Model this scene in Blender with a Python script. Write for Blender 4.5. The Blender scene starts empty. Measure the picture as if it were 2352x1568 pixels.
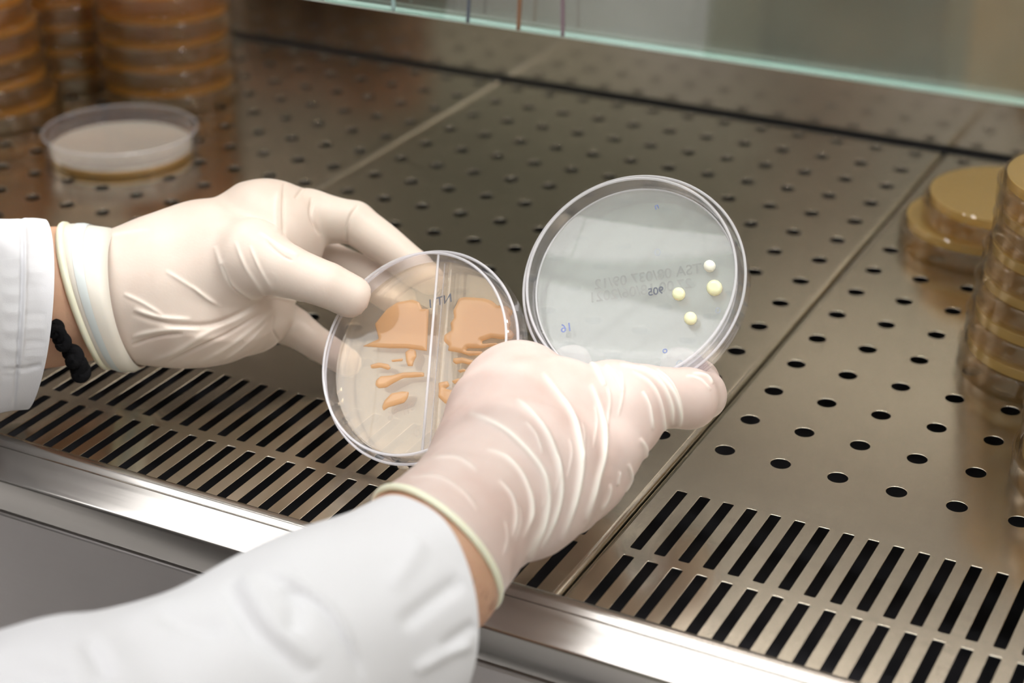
import bpy, bmesh, math, random
import numpy as np
from mathutils import Vector, Matrix
random.seed(7); rng = np.random.default_rng(7)
S = bpy.context.scene
COL = S.collection

# ------------------------------------------------------------------ camera
CR = np.array([[0.8893550521145477, 0.457203897286526, 0.0034910720906422277],
               [0.2029686869134392, -0.38795068475836514, -0.8990539351608167],
               [-0.40969659921820756, 0.800286737676895, -0.4378239761451035]])
CC = np.array([0.5021898694000417, -1.0349966440870044, 0.37569089268894684])
F = 4103.675378
def W(u, v, D):                       # point seen at pixel (u, v) of the 2352x1568 photo, D metres deep
    return CC + CR.T @ (np.array([(u-1176)/F, (v-784)/F, 1.0])*D)
def Wn(a):
    a = np.asarray(a, float)
    q = np.stack([(a[:, 0]-1176)/F, (a[:, 1]-784)/F, np.ones(len(a))], 1)*a[:, 2:3]
    return CC + q @ CR
def PX(P):
    q = (np.asarray(P)-CC) @ CR.T
    return np.stack([1176+F*q[..., 0]/q[..., 2], 784+F*q[..., 1]/q[..., 2], q[..., 2]], -1)
cam_d = bpy.data.cameras.new('camera'); cam = bpy.data.objects.new('camera', cam_d); COL.objects.link(cam)
cam_d.sensor_width = 36; cam_d.lens = F/2352*36; cam_d.clip_start = .01
m = np.eye(4); m[:3, 0] = CR[0]; m[:3, 1] = -CR[1]; m[:3, 2] = -CR[2]; m[:3, 3] = CC
cam.matrix_world = Matrix(m.tolist()); S.camera = cam
cam_d.dof.use_dof = True; cam_d.dof.focus_distance = .725; cam_d.dof.aperture_fstop = 6.8
cam_d.dof.aperture_blades = 9

# ------------------------------------------------------------------ materials
def mat(name):
    M = bpy.data.materials.new(name); M.use_nodes = True
    nt = M.node_tree; nt.nodes.clear()
    out = nt.nodes.new('ShaderNodeOutputMaterial')
    return M, nt, out
def nd(nt, t, **kw):
    n = nt.nodes.new('ShaderNode'+t)
    for k, v in kw.items():
        if k in n.inputs: n.inputs[k].default_value = v
        else: setattr(n, k, v)
    return n
def fresnel(nt, ior):
    f0 = ((ior-1)/(ior+1))**2
    g = nd(nt, 'NewGeometry'); d = nd(nt, 'VectorMath', operation='DOT_PRODUCT')
    nt.links.new(g.outputs['Normal'], d.inputs[0]); nt.links.new(g.outputs['Incoming'], d.inputs[1])
    ab = nd(nt, 'Math', operation='ABSOLUTE'); nt.links.new(d.outputs['Value'], ab.inputs[0])
    om = nd(nt, 'Math', operation='SUBTRACT'); om.inputs[0].default_value = 1; nt.links.new(ab.outputs[0], om.inputs[1])
    pw = nd(nt, 'Math', operation='POWER'); nt.links.new(om.outputs[0], pw.inputs[0]); pw.inputs[1].default_value = 5
    ma = nd(nt, 'Math', operation='MULTIPLY_ADD'); nt.links.new(pw.outputs[0], ma.inputs[0]); ma.inputs[1].default_value = 1-f0; ma.inputs[2].default_value = f0
    return ma
def c4(c): return (c[0], c[1], c[2], 1)
def principled(name, col, rough=.5, metal=0, noise=None, bump=None, **kw):
    M, nt, out = mat(name)
    p = nd(nt, 'BsdfPrincipled', **{'Base Color': c4(col), 'Roughness': rough, 'Metallic': metal}); 
    for k, v in kw.items(): p.inputs[k.replace('_', ' ')].default_value = v
    tc = nd(nt, 'TexCoord')
    if noise:                       # (scale, second colour)
        n = nd(nt, 'TexNoise', Scale=noise[0], Detail=4.0)
        nt.links.new(tc.outputs['Object'], n.inputs['Vector'])
        r = nd(nt, 'ValToRGB'); r.color_ramp.elements[0].color = c4(col); r.color_ramp.elements[1].color = c4(noise[1])
        r.color_ramp.elements[0].position = .35; r.color_ramp.elements[1].position = .7
        nt.links.new(n.outputs['Fac'], r.inputs['Fac']); nt.links.new(r.outputs['Color'], p.inputs['Base Color'])
    if bump:                        # (scale, strength, distance)
        n = nd(nt, 'TexNoise', Scale=bump[0], Detail=3.0)
        nt.links.new(tc.outputs['Object'], n.inputs['Vector'])
        b = nd(nt, 'Bump', Strength=bump[1], Distance=bump[2])
        nt.links.new(n.outputs['Fac'], b.inputs['Height']); nt.links.new(b.outputs['Normal'], p.inputs['Normal'])
    nt.links.new(p.outputs[0], out.inputs[0])
    return M
def steel(name, col, rough=.3, streak=(30, 900, 900), amp=.06, aniso=.4):
    M, nt, out = mat(name)
    tc = nd(nt, 'TexCoord'); mp = nd(nt, 'Mapping'); mp.inputs['Scale'].default_value = streak
    nt.links.new(tc.outputs['Object'], mp.inputs['Vector'])
    n = nd(nt, 'TexNoise', Scale=1.0, Detail=3.0); nt.links.new(mp.outputs[0], n.inputs['Vector'])
    mr = nd(nt, 'MapRange'); mr.inputs['To Min'].default_value = rough-amp; mr.inputs['To Max'].default_value = rough+amp
    nt.links.new(n.outputs['Fac'], mr.inputs['Value'])
    n2 = nd(nt, 'TexNoise', Scale=14.0, Detail=5.0); nt.links.new(tc.outputs['Object'], n2.inputs['Vector'])
    r = nd(nt, 'ValToRGB'); r.color_ramp.elements[0].color = c4([x*.88 for x in col]); r.color_ramp.elements[1].color = c4([min(1, x*1.08) for x in col])
    nt.links.new(n2.outputs['Fac'], r.inputs['Fac'])
    p = nd(nt, 'BsdfPrincipled', Metallic=1.0); p.inputs['Anisotropic'].default_value = aniso
    nt.links.new(mr.outputs[0], p.inputs['Roughness']); nt.links.new(r.outputs['Color'], p.inputs['Base Color'])
    b = nd(nt, 'Bump', Strength=.035, Distance=.0002); nt.links.new(n.outputs['Fac'], b.inputs['Height'])
    nt.links.new(b.outputs['Normal'], p.inputs['Normal'])
    nt.links.new(p.outputs[0], out.inputs[0]); return M
def clear(name, tint=(.97, .97, .98), haze=.04, hazecol=(.9, .9, .95), ior=1.55, rough=.03):
    """thin moulded plastic: transparent sheet with Fresnel reflection and a little haze"""
    M, nt, out = mat(name)
    t = nd(nt, 'BsdfTransparent', Color=c4(tint)); d = nd(nt, 'BsdfDiffuse', Color=c4(hazecol)); g = nd(nt, 'BsdfGlossy', Roughness=rough)
    fr = fresnel(nt, ior)
    m1 = nd(nt, 'MixShader'); m1.inputs[0].default_value = haze
    nt.links.new(t.outputs[0], m1.inputs[1]); nt.links.new(d.outputs[0], m1.inputs[2])
    m2 = nd(nt, 'MixShader'); nt.links.new(fr.outputs[0], m2.inputs[0])
    nt.links.new(m1.outputs[0], m2.inputs[1]); nt.links.new(g.outputs[0], m2.inputs[2])
    nt.links.new(m2.outputs[0], out.inputs[0]); return M
def gel(name, tint, body, milk=.5, rough=.06, ior=1.36):
    """agar: tinted transparent gel, milky body, wet surface"""
    M, nt, out = mat(name)
    t = nd(nt, 'BsdfTransparent', Color=c4(tint)); d = nd(nt, 'BsdfDiffuse', Color=c4(body)); tl = nd(nt, 'BsdfTranslucent', Color=c4(body)); g = nd(nt, 'BsdfGlossy', Roughness=rough)
    fr = fresnel(nt, ior)
    m0 = nd(nt, 'MixShader'); m0.inputs[0].default_value = .5
    nt.links.new(d.outputs[0], m0.inputs[1]); nt.links.new(tl.outputs[0], m0.inputs[2])
    m1 = nd(nt, 'MixShader'); m1.inputs[0].default_value = milk
    nt.links.new(t.outputs[0], m1.inputs[1]); nt.links.new(m0.outputs[0], m1.inputs[2])
    m2 = nd(nt, 'MixShader'); nt.links.new(fr.outputs[0], m2.inputs[0])
    nt.links.new(m1.outputs[0], m2.inputs[1]); nt.links.new(g.outputs[0], m2.inputs[2])
    nt.links.new(m2.outputs[0], out.inputs[0]); return M
def emis(name, col, e):
    M, nt, out = mat(name); n = nd(nt, 'Emission', Color=c4(col), Strength=e); nt.links.new(n.outputs[0], out.inputs[0]); return M
def glove_mat(name, base, fold, skin):
    """latex: vertex attribute 'fold' whitens bunched latex, 'skin' lets the hand show pink through"""
    M, nt, out = mat(name)
    p = nd(nt, 'BsdfPrincipled', Roughness=.42); p.inputs['Subsurface Weight'].default_value = .12
    p.inputs['Subsurface Radius'].default_value = (.004, .002, .0014); p.inputs['Subsurface Scale'].default_value = 1.0
    p.inputs['Specular IOR Level'].default_value = .35
    a = nd(nt, 'Attribute'); a.attribute_name = 'fold'
    tc = nd(nt, 'TexCoord'); n = nd(nt, 'TexNoise', Scale=38.0, Detail=3.0); nt.links.new(tc.outputs['Object'], n.inputs['Vector'])
    r = nd(nt, 'ValToRGB'); r.color_ramp.elements[0].color = c4(base); r.color_ramp.elements[1].color = c4(skin)
    r.color_ramp.elements[0].position = .42; r.color_ramp.elements[1].position = .68
    nt.links.new(n.outputs['Fac'], r.inputs['Fac'])
    mx = nd(nt, 'MixRGB'); nt.links.new(a.outputs['Fac'], mx.inputs[0]); nt.links.new(r.outputs[0], mx.inputs[1]); mx.inputs[2].default_value = c4(fold)
    nt.links.new(mx.outputs[0], p.inputs['Base Color'])
    n2 = nd(nt, 'TexNoise', Scale=900.0, Detail=2.0); nt.links.new(tc.outputs['Object'], n2.inputs['Vector'])
    b = nd(nt, 'Bump', Strength=.12, Distance=.0003); nt.links.new(n2.outputs['Fac'], b.inputs['Height']); nt.links.new(b.outputs['Normal'], p.inputs['Normal'])
    nt.links.new(p.outputs[0], out.inputs[0]); return M

M = {}
M['tray'] = steel('tray_steel', (.64, .60, .51), .185, amp=.03, aniso=0)
M['rail'] = steel('rail_steel', (.55, .525, .50), .24, amp=.05)
M['wall'] = steel('back_steel', (.70, .64, .595), .15, streak=(20, 500, 500), amp=.02, aniso=0)
M['hood'] = principled('hood_grey', (.05, .05, .047), .7)
M['front'] = steel('front_steel', (.60, .57, .565), .42)
M['sump'] = principled('sump_dark', (.035, .035, .04), .5, .6)
M['paint'] = principled('wall_paint', (.55, .545, .45), .7, noise=(3, (.50, .495, .40)))
M['ceil'] = principled('ceiling_paint', (.85, .86, .84), .8)
M['vinyl'] = principled('floor_vinyl', (.70, .68, .68), .45, noise=(8, (.64, .63, .62)))
M['cupboard'] = principled('cupboard_green', (.13, .15, .13), .5)
M['dark_wall'] = principled('dark_panelling', (.055, .042, .03), .6, noise=(4, (.04, .03, .022)))
M['rim'] = clear('plastic_rim', (.97, .97, .98), .30, (.93, .92, .96), rough=.06)  # milky white puts the highlight on plastic edges into the colour
M['wood'] = principled('cupboard_wood', (.46, .33, .17), .5, noise=(12, (.40, .28, .14)))
M['tube'] = emis('tube_light', (1, .975, .94), 42)
M['panel_light'] = emis('panel_light', (1, .985, .97), 5)
M['ps'] = clear('clear_plastic', (.975, .97, .98), .018, (.92, .9, .96), ior=1.5)
M['ps_old'] = clear('clear_plastic_hazy', (.97, .95, .92), .026, (.60, .40, .20), ior=1.42)  # amber haze colour stands in for light passed on by the agar
M['glass'] = clear('sash_glass', (.90, .95, .92), .02, (.8, .85, .8), ior=3.1, rough=.0)
M['glass_edge'] = principled('glass_edge', (.34, .54, .49), .2, Transmission_Weight=.3)
M['agar_gold'] = gel('agar_gold', (.80, .48, .12), (.60, .335, .065), .55)
M['agar_tan'] = gel('agar_tan', (.78, .58, .24), (.62, .49, .21), .76)
M['agar_cream'] = gel('agar_cream', (.9, .86, .75), (.90, .87, .77), .92)
M['agar_rim'] = gel('agar_amber_rim', (.8, .5, .12), (.62, .40, .10), .85)
M['agar_clear'] = gel('agar_clear', (.92, .94, .94), (.96, .985, .97), .24, rough=.05, ior=1.62)
M['agar_amber'] = gel('agar_amber', (.985, .925, .82), (.89, .86, .84), .16, rough=.03, ior=1.55)
M['streak'] = gel('streak_growth', (.98, .82, .62), (.90, .65, .43), .40, rough=.06, ior=1.45)
M['colony'] = principled('colony_cream', (.86, .78, .50), .18, Subsurface_Weight=.3)
M['colony_white'] = principled('colony_white', (.86, .85, .74), .18)
M['ink'] = principled('ink_grey', (.10, .07, .07), .7)
M['ink_blue'] = principled('ink_blue', (.18, .22, .42), .7)
M['ink_dark'] = principled('ink_dark', (.09, .10, .13), .7)
M['ink_brown'] = principled('ink_brown', (.22, .11, .06), .7)
M['ink_teal'] = principled('ink_teal', (.30, .42, .42), .6)
M['ink_mauve'] = principled('ink_mauve', (.20, .13, .16), .7)
M['glove_r'] = glove_mat('latex_tight', (.60, .49, .452), (.82, .79, .74), (.54, .41, .37))
M['glove_l'] = glove_mat('latex_loose', (.635, .545, .48), (.78, .71, .64), (.59, .49, .425))
M['cuff'] = principled('latex_cuff', (.70, .645, .565), .4, Subsurface_Weight=.1)
M['bead'] = principled('latex_bead', (.88, .80, .60), .35, Subsurface_Weight=.2)
M['skin'] = principled('skin', (.56, .33, .22), .55, noise=(60, (.48, .27, .17)), bump=(500, .2, .0006), Subsurface_Weight=.15)
M['hair'] = principled('arm_hair', (.07, .035, .02), .5)
M['coat'] = principled('coat_cotton', (.62, .62, .645), .85, bump=(1800, .25, .0004))
M['coat_seam'] = principled('coat_seam', (.70, .68, .72), .85)
M['cord'] = principled('black_cord', (.006, .006, .007), .9, bump=(700, .6, .001), Specular_IOR_Level=.1)
M['trouser'] = principled('trouser', (.07, .08, .12), .8)

# ------------------------------------------------------------------ mesh helpers
def link(name, me, material=None, parent=None, smooth=True):
    o = bpy.data.objects.new(name, me); COL.objects.link(o)
    if material is not None:
        for mm in (material if isinstance(material, (list, tuple)) else [material]): me.materials.append(mm)
    if smooth:
        me.polygons.foreach_set('use_smooth', [True]*len(me.polygons))
    if parent is not None: o.parent = parent
    return o
def mesh(name, v, f):
    me = bpy.data.meshes.new(name); me.from_pydata([tuple(map(float, p)) for p in v], [], [tuple(map(int, q)) for q in f]); me.update(); return me
def tag(o, label=None, cat=None, group=None, kind=None):
    if label: o['label'] = label
    if cat: o['category'] = cat
    if group: o['group'] = group
    if kind: o['kind'] = kind
    return o
def empty(name, loc=(0, 0, 0), mw=None):
    o = bpy.data.objects.new(name, None); COL.objects.link(o); o.empty_display_size = .02
    if mw is not None: o.matrix_world = mw
    else: o.location = loc
    return o
def box(name, lo, hi, material, parent=None, bev=0.0):
    bm = bmesh.new(); bmesh.ops.create_cube(bm, size=1)
    lo = Vector(lo); hi = Vector(hi)
    for v in bm.verts:
        v.co = Vector([(lo[i]+hi[i])/2+v.co[i]*(hi[i]-lo[i]) for i in range(3)])
    if bev: bmesh.ops.bevel(bm, geom=bm.edges[:], offset=bev, segments=2, affect='EDGES', profile=.5)
    bmesh.ops.recalc_face_normals(bm, faces=bm.faces)
    me = bpy.data.meshes.new(name); bm.to_mesh(me); bm.free()
    return link(name, me, material, parent, smooth=False)
def lathe(name, prof, material, parent=None, n=96, closed=False):
    """prof: list of (r, z)"""
    v = []; f = []; idx = []
    for r, z in prof:
        if r < 1e-9: idx.append([len(v)]*n); v.append((0, 0, z))
        else:
            idx.append(list(range(len(v), len(v)+n)))
            for k in range(n):
                a = 2*math.pi*k/n; v.append((r*math.cos(a), r*math.sin(a), z))
    rng_ = range(len(prof)) if closed else range(len(prof)-1)
    for i in rng_:
        A = idx[i]; B = idx[(i+1) % len(prof)]
        for k in range(n):
            q = [A[k], A[(k+1) % n], B[(k+1) % n], B[k]]
            q2 = []
            for x in q:
                if x not in q2: q2.append(x)
            if len(q2) > 2: f.append(q2)
    me = mesh(name, v, f)
    bm = bmesh.new(); bm.from_mesh(me); bmesh.ops.recalc_face_normals(bm, faces=bm.faces); bm.to_mesh(me); bm.free()
    o = link(name, me, material, parent)
    try: me.set_sharp_from_angle(angle=math.radians(40))
    except Exception: pass
    return o
def tube(name, pts, rad, material, parent=None, n=10, closed=False):
    P = np.asarray(pts, float); N = len(P)
    rad = np.broadcast_to(np.asarray(rad, float), (N,))
    T = (np.roll(P, -1, 0)-np.roll(P, 1, 0)) if closed else np.gradient(P, axis=0)
    T /= np.linalg.norm(T, axis=1)[:, None]
    up = np.array([0, 0, 1.]) if abs(T[0, 2]) < .9 else np.array([1., 0, 0])
    a = np.cross(T[0], up); a /= np.linalg.norm(a); v = []; f = []
    for i in range(N):
        a = a-T[i]*(a@T[i]); a /= np.linalg.norm(a); b = np.cross(T[i], a)
        for k in range(n):
            t = 2*math.pi*k/n; v.append(P[i]+rad[i]*(math.cos(t)*a+math.sin(t)*b))
    for i in range(N if closed else N-1):
        j = (i+1) % N
        for k in range(n):
            f.append((i*n+k, i*n+(k+1) % n, j*n+(k+1) % n, j*n+k))
    if not closed:
        f.append(list(range(n))[::-1]); f.append([(N-1)*n+k for k in range(n)])
    return link(name, mesh(name, v, f), material, parent)
def smooth_path(pts, n):
    P = np.asarray(pts, float); t = np.arange(len(P)); tt = np.linspace(0, len(P)-1, n)
    out = np.zeros((n, P.shape[1]))
    for i, x in enumerate(tt):              # Catmull-Rom
        k = min(int(x), len(P)-2); u = x-k
        p0 = P[max(k-1, 0)]; p1 = P[k]; p2 = P[k+1]; p3 = P[min(k+2, len(P)-1)]
        out[i] = .5*((2*p1)+(-p0+p2)*u+(2*p0-5*p1+4*p2-p3)*u*u+(-p0+3*p1-3*p2+p3)*u**3)
    return out
def loft(rings, closed_ends=False):
    n = len(rings[0]); v = np.concatenate(rings); f = []
    for i in range(len(rings)-1):
        for k in range(n):
            f.append((i*n+k, i*n+(k+1) % n, (i+1)*n+(k+1) % n, (i+1)*n+k))
    if closed_ends:
        f.append(list(range(n))[::-1]); f.append([(len(rings)-1)*n+k for k in range(n)])
    return v, f
def text_mesh(name, s, size, material, parent, mw):
    cu = bpy.data.curves.new(name, 'FONT'); cu.body = s; cu.size = size; cu.align_x = 'CENTER'; cu.align_y = 'CENTER'; cu.extrude = .00002; cu.offset = .00010 if name == 'lettering' else .00004
    o = bpy.data.objects.new('tmp', cu); COL.objects.link(o)
    dg = bpy.context.evaluated_depsgraph_get(); me = bpy.data.meshes.new_from_object(o.evaluated_get(dg))
    bpy.data.objects.remove(o); me.transform(mw)
    me.materials.clear()
    return link(name, me, material, parent, smooth=False)

# ---- signed-distance modelling
def surface_nets(Fv, lo, h):
    nx, ny, nz = Fv.shape; ins = Fv < 0
    acc = np.zeros((nx-1, ny-1, nz-1, 3), np.float32); cnt = np.zeros((nx-1, ny-1, nz-1), np.int16)
    corners = [(i, j, k) for i in (0, 1) for j in (0, 1) for k in (0, 1)]
    sl = lambda c: Fv[c[0]:nx-1+c[0], c[1]:ny-1+c[1], c[2]:nz-1+c[2]]
    for a in corners:
        for ax in range(3):
            if a[ax]: continue
            b = list(a); b[ax] = 1
            fa = sl(a); fb = sl(b); mk = (fa < 0) != (fb < 0)
            idx = np.nonzero(mk); va = fa[idx]; vb = fb[idx]; t = va/(va-vb)
            p = np.zeros((len(t), 3), np.float32); p[:] = a; p[:, ax] += t
            acc[idx] += p; cnt[idx] += 1
    cell = cnt > 0; ids = -np.ones(cell.shape, np.int64); ci = np.nonzero(cell); ids[ci] = np.arange(len(ci[0]))
    V = acc[ci]/cnt[ci][:, None]+np.stack(ci, 1); V = V*h+np.asarray(lo)
    faces = []
    for ax in range(3):
        A = [slice(None)]*3; B = [slice(None)]*3; A[ax] = slice(0, -1); B[ax] = slice(1, None)
        a = ins[tuple(A)]; b = ins[tuple(B)]
        o1, o2 = [(1, 2), (2, 0), (0, 1)][ax]
        mk = a != b
        inner = [slice(None)]*3; 
        sel = np.zeros_like(mk); s_ = [slice(None)]*3; s_[o1] = slice(1, -1); s_[o2] = slice(1, -1); sel[tuple(s_)] = True
        I = np.stack(np.nonzero(mk & sel), 1)
        if not len(I): continue
        e1 = np.zeros(3, int); e1[o1] = 1; e2 = np.zeros(3, int); e2[o2] = 1
        q = [ids[tuple((I-e1-e2).T)], ids[tuple((I-e2).T)], ids[tuple(I.T)], ids[tuple((I-e1).T)]]
        Q = np.stack(q, 1); flip = ~a[tuple(I.T)]
        Q[flip] = Q[flip][:, ::-1]
        faces.append(Q)
    return V, np.concatenate(faces)
def smin(a, b, k):
    h = np.clip(.5+.5*(b-a)/k, 0, 1); return b+(a-b)*h-k*h*(1-h)
def cap_sdf(P, a, b, ra, rb):
    ab = b-a; t = np.clip(((P-a)@ab)/(ab@ab+1e-12), 0, 1)
    return np.sqrt(((P-a-t[..., None]*ab)**2).sum(-1))-(ra+(rb-ra)*t)
def lap(V, Q, it, lam=.5):
    E = np.concatenate([Q[:, [0, 1]], Q[:, [1, 2]], Q[:, [2, 3]], Q[:, [3, 0]]])
    E = np.concatenate([E, E[:, ::-1]]); cnt = np.bincount(E[:, 0], minlength=len(V)).astype(float)[:, None]
    for _ in range(it):
        s_ = np.stack([np.bincount(E[:, 0], V[E[:, 1], k], minlength=len(V)) for k in range(3)], 1)
        V = V+lam*(s_/np.maximum(cnt, 1)-V)
    return V
def subdiv(V, Q):
    nv = len(V); E = np.sort(np.concatenate([Q[:, [0, 1]], Q[:, [1, 2]], Q[:, [2, 3]], Q[:, [3, 0]]]), 1)
    U, inv = np.unique(E, axis=0, return_inverse=True); inv = inv.ravel(); nq = len(Q)
    M_ = (V[U[:, 0]]+V[U[:, 1]])/2; C_ = V[Q].mean(1); e = [nv+inv[k*nq:(k+1)*nq] for k in range(4)]; c = nv+len(U)+np.arange(nq)
    Q2 = np.concatenate([np.stack([Q[:, k], e[k], c, e[(k+3) % 4]], 1) for k in range(4)])
    V2 = np.concatenate([V, M_, C_]); return lap(V2, Q2, 2), Q2
def vnormals(V, Q):
    n = np.cross(V[Q[:, 2]]-V[Q[:, 0]], V[Q[:, 3]]-V[Q[:, 1]]); N = np.zeros_like(V)
    for k in range(4):
        for c in range(3): N[:, c] += np.bincount(Q[:, k], n[:, c], minlength=len(V))
    return N/np.maximum(np.linalg.norm(N, axis=1), 1e-12)[:, None]
def sdf_object(fn, lo, hi, h, it=3):
    lo = np.asarray(lo); n = np.ceil((np.asarray(hi)-lo)/h).astype(int)+1
    g = np.stack(np.meshgrid(*[lo[i]+h*np.arange(n[i]) for i in range(3)], indexing='ij'), -1)
    V, Q = surface_nets(fn(g).astype(np.float32), lo, h)
    return lap(V.astype(float), Q, it), Q
#@@SETTING
# ------------------------------------------------------------------ room
P = .025
def struct(name, lo, hi, material):
    return tag(box(name, lo, hi, material), kind='structure')
struct('floor', (-2.4, -3.3, -.95), (2.8, 1.0, -.9), M['vinyl'])
struct('ceiling', (-2.4, -3.3, 1.75), (2.8, 1.0, 1.8), M['ceil'])
struct('wall_back', (-2.4, .9, -.9), (2.8, 1.0, 1.75), M['paint'])
struct('wall_front', (-2.4, -3.3, -.9), (2.8, -3.2, 1.75), M['paint'])
struct('wall_left', (-2.4, -3.2, -.9), (-2.3, .9, 1.75), M['dark_wall'])
struct('wall_right', (2.7, -3.2, -.9), (2.8, .9, 1.75), M['paint'])
struct('door_1', (.75, -3.2, -.9), (1.55, -3.17, 1.1), M['wood'])
struct('trim_2', (-.20, -3.2, -.9), (.02, -3.16, 1.2), M['wood'])
M['dado'] = principled('dado_paint', (.30, .31, .24), .6, noise=(3, (.26, .27, .2)))  # for an added, unseen band that darkens the room reflected in the sash
struct('trim_3', (-2.3, -3.2, -.9), (2.7, -3.185, .12), M['dado'])
struct('trim_1', (-.60, -3.2, -.9), (-.25, -3.16, 1.2), M['cupboard'])

# ceiling lamps of the laboratory
def ceiling_light(x, y, label):
    t = empty('ceiling_light', (x, y, 1.75)); tag(t, label, 'ceiling light', 'laboratory ceiling lights')
    box('frame', (-.62, -.66, -.03), (.62, .66, 0), M['ceil'], t)
    box('diffuser', (-.615, -.655, -.034), (.615, .655, -.03), M['panel_light'], t)
for x_, w_ in ((-1.66, 'leftmost'), (-.42, 'second from the left'), (.82, 'third from the left'), (2.06, 'rightmost')):
    ceiling_light(x_, -1.45, f'white panel lamp on the laboratory ceiling, {w_} of the row of four')

# ------------------------------------------------------------------ cabinet
XL, XR = -.75, 1.06
cab = empty('laminar_flow_cabinet', (0, 0, 0))
tag(cab, 'stainless steel laminar flow cabinet with brushed front rail and steel back wall', 'safety cabinet')
box('back_panel', (XL, .0165, .003), (XR, .03, .95), M['wall'], cab)
box('side_panel', (XL-.015, -.56, -.06), (XL, .03, .95), M['wall'], cab)
box('side_panel', (XR, -.56, -.06), (XR+.015, .03, .95), M['wall'], cab)
box('sump_pan', (XL, -.53, -.062), (XR, .03, -.06), M['sump'], cab)
box('sump_wall', (XL, .0165, -.06), (XR, .03, .0), M['sump'], cab)
box('canopy', (XL, -.52, .95), (XR, .03, 1.0), M['ceil'], cab)
box('hood', (XL, -.525, .50), (XR, -.513, 1.0), M['hood'], cab)  # out of view; set low and dark to block light reflected in the trays
lamp = box('lamp_housing', (-.4, -.48, .92), (1.02, -.28, .95), M['ceil'], cab)
for k in range(2):
    tb = tube('lamp_tube', [(-.35, -.43+.10*k, .90), (.3, -.43+.10*k, .90), (.98, -.43+.10*k, .90)], .013, M['tube'], lamp, 12)
# front rail: thin lip, flat brushed top, rounded nose, short face
prof = [(-.5325, .0003), (-.5326, .0008), (-.5335, .0014), (-.5365, .0014), (-.5378, .0008), (-.5388, -.0006), (-.5396, -.0008), (-.5405, -.0004)]
SL_ = math.radians(31)
prof += [(-.5405-.0112*t*math.cos(SL_)/math.cos(SL_), -.0004-.0112*t*math.tan(SL_)) for t in (.25, .5, .75, 1)]
ye, ze = prof[-1]
for k in range(1, 6):
    a = SL_+(math.pi/2-SL_)*k/5; prof.append((ye-.0022*(math.sin(a)-math.sin(SL_)), ze-.0022*(math.cos(SL_)-math.cos(a))))
ye, ze = prof[-1]
prof += [(ye, -.0226), (ye+.0006, -.0234), (ye+.0025, -.0236), (ye+.0025, -.04)]
v = []; f = []
for x in (XL, XR):
    for y, z in prof: v.append((x, y, z))
n_ = len(prof)
for k in range(n_-1): f.append((k, k+1, n_+k+1, n_+k))
rail = link('front_rail', mesh('front_rail', v, f), M['rail'], cab)
rail.data.set_sharp_from_angle(angle=math.radians(50))
box('front_panel', (XL, -.5525, -.30), (XR, -.548, -.0252), M['front'], cab, .001)
box('front_gap', (XL, -.5495, -.04), (XR, -.535, -.020), M['sump'], cab)
for a_, b_ in ((XL, -.3485), (.5725, XR)):
    box('side_shelf', (a_, -.532, -.004), (b_, .012, -.0008), M['wall'], cab)
box('stand', (XL+.02, -.52, -.9), (XR-.02, .0, -.3), M['front'], cab)

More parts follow.
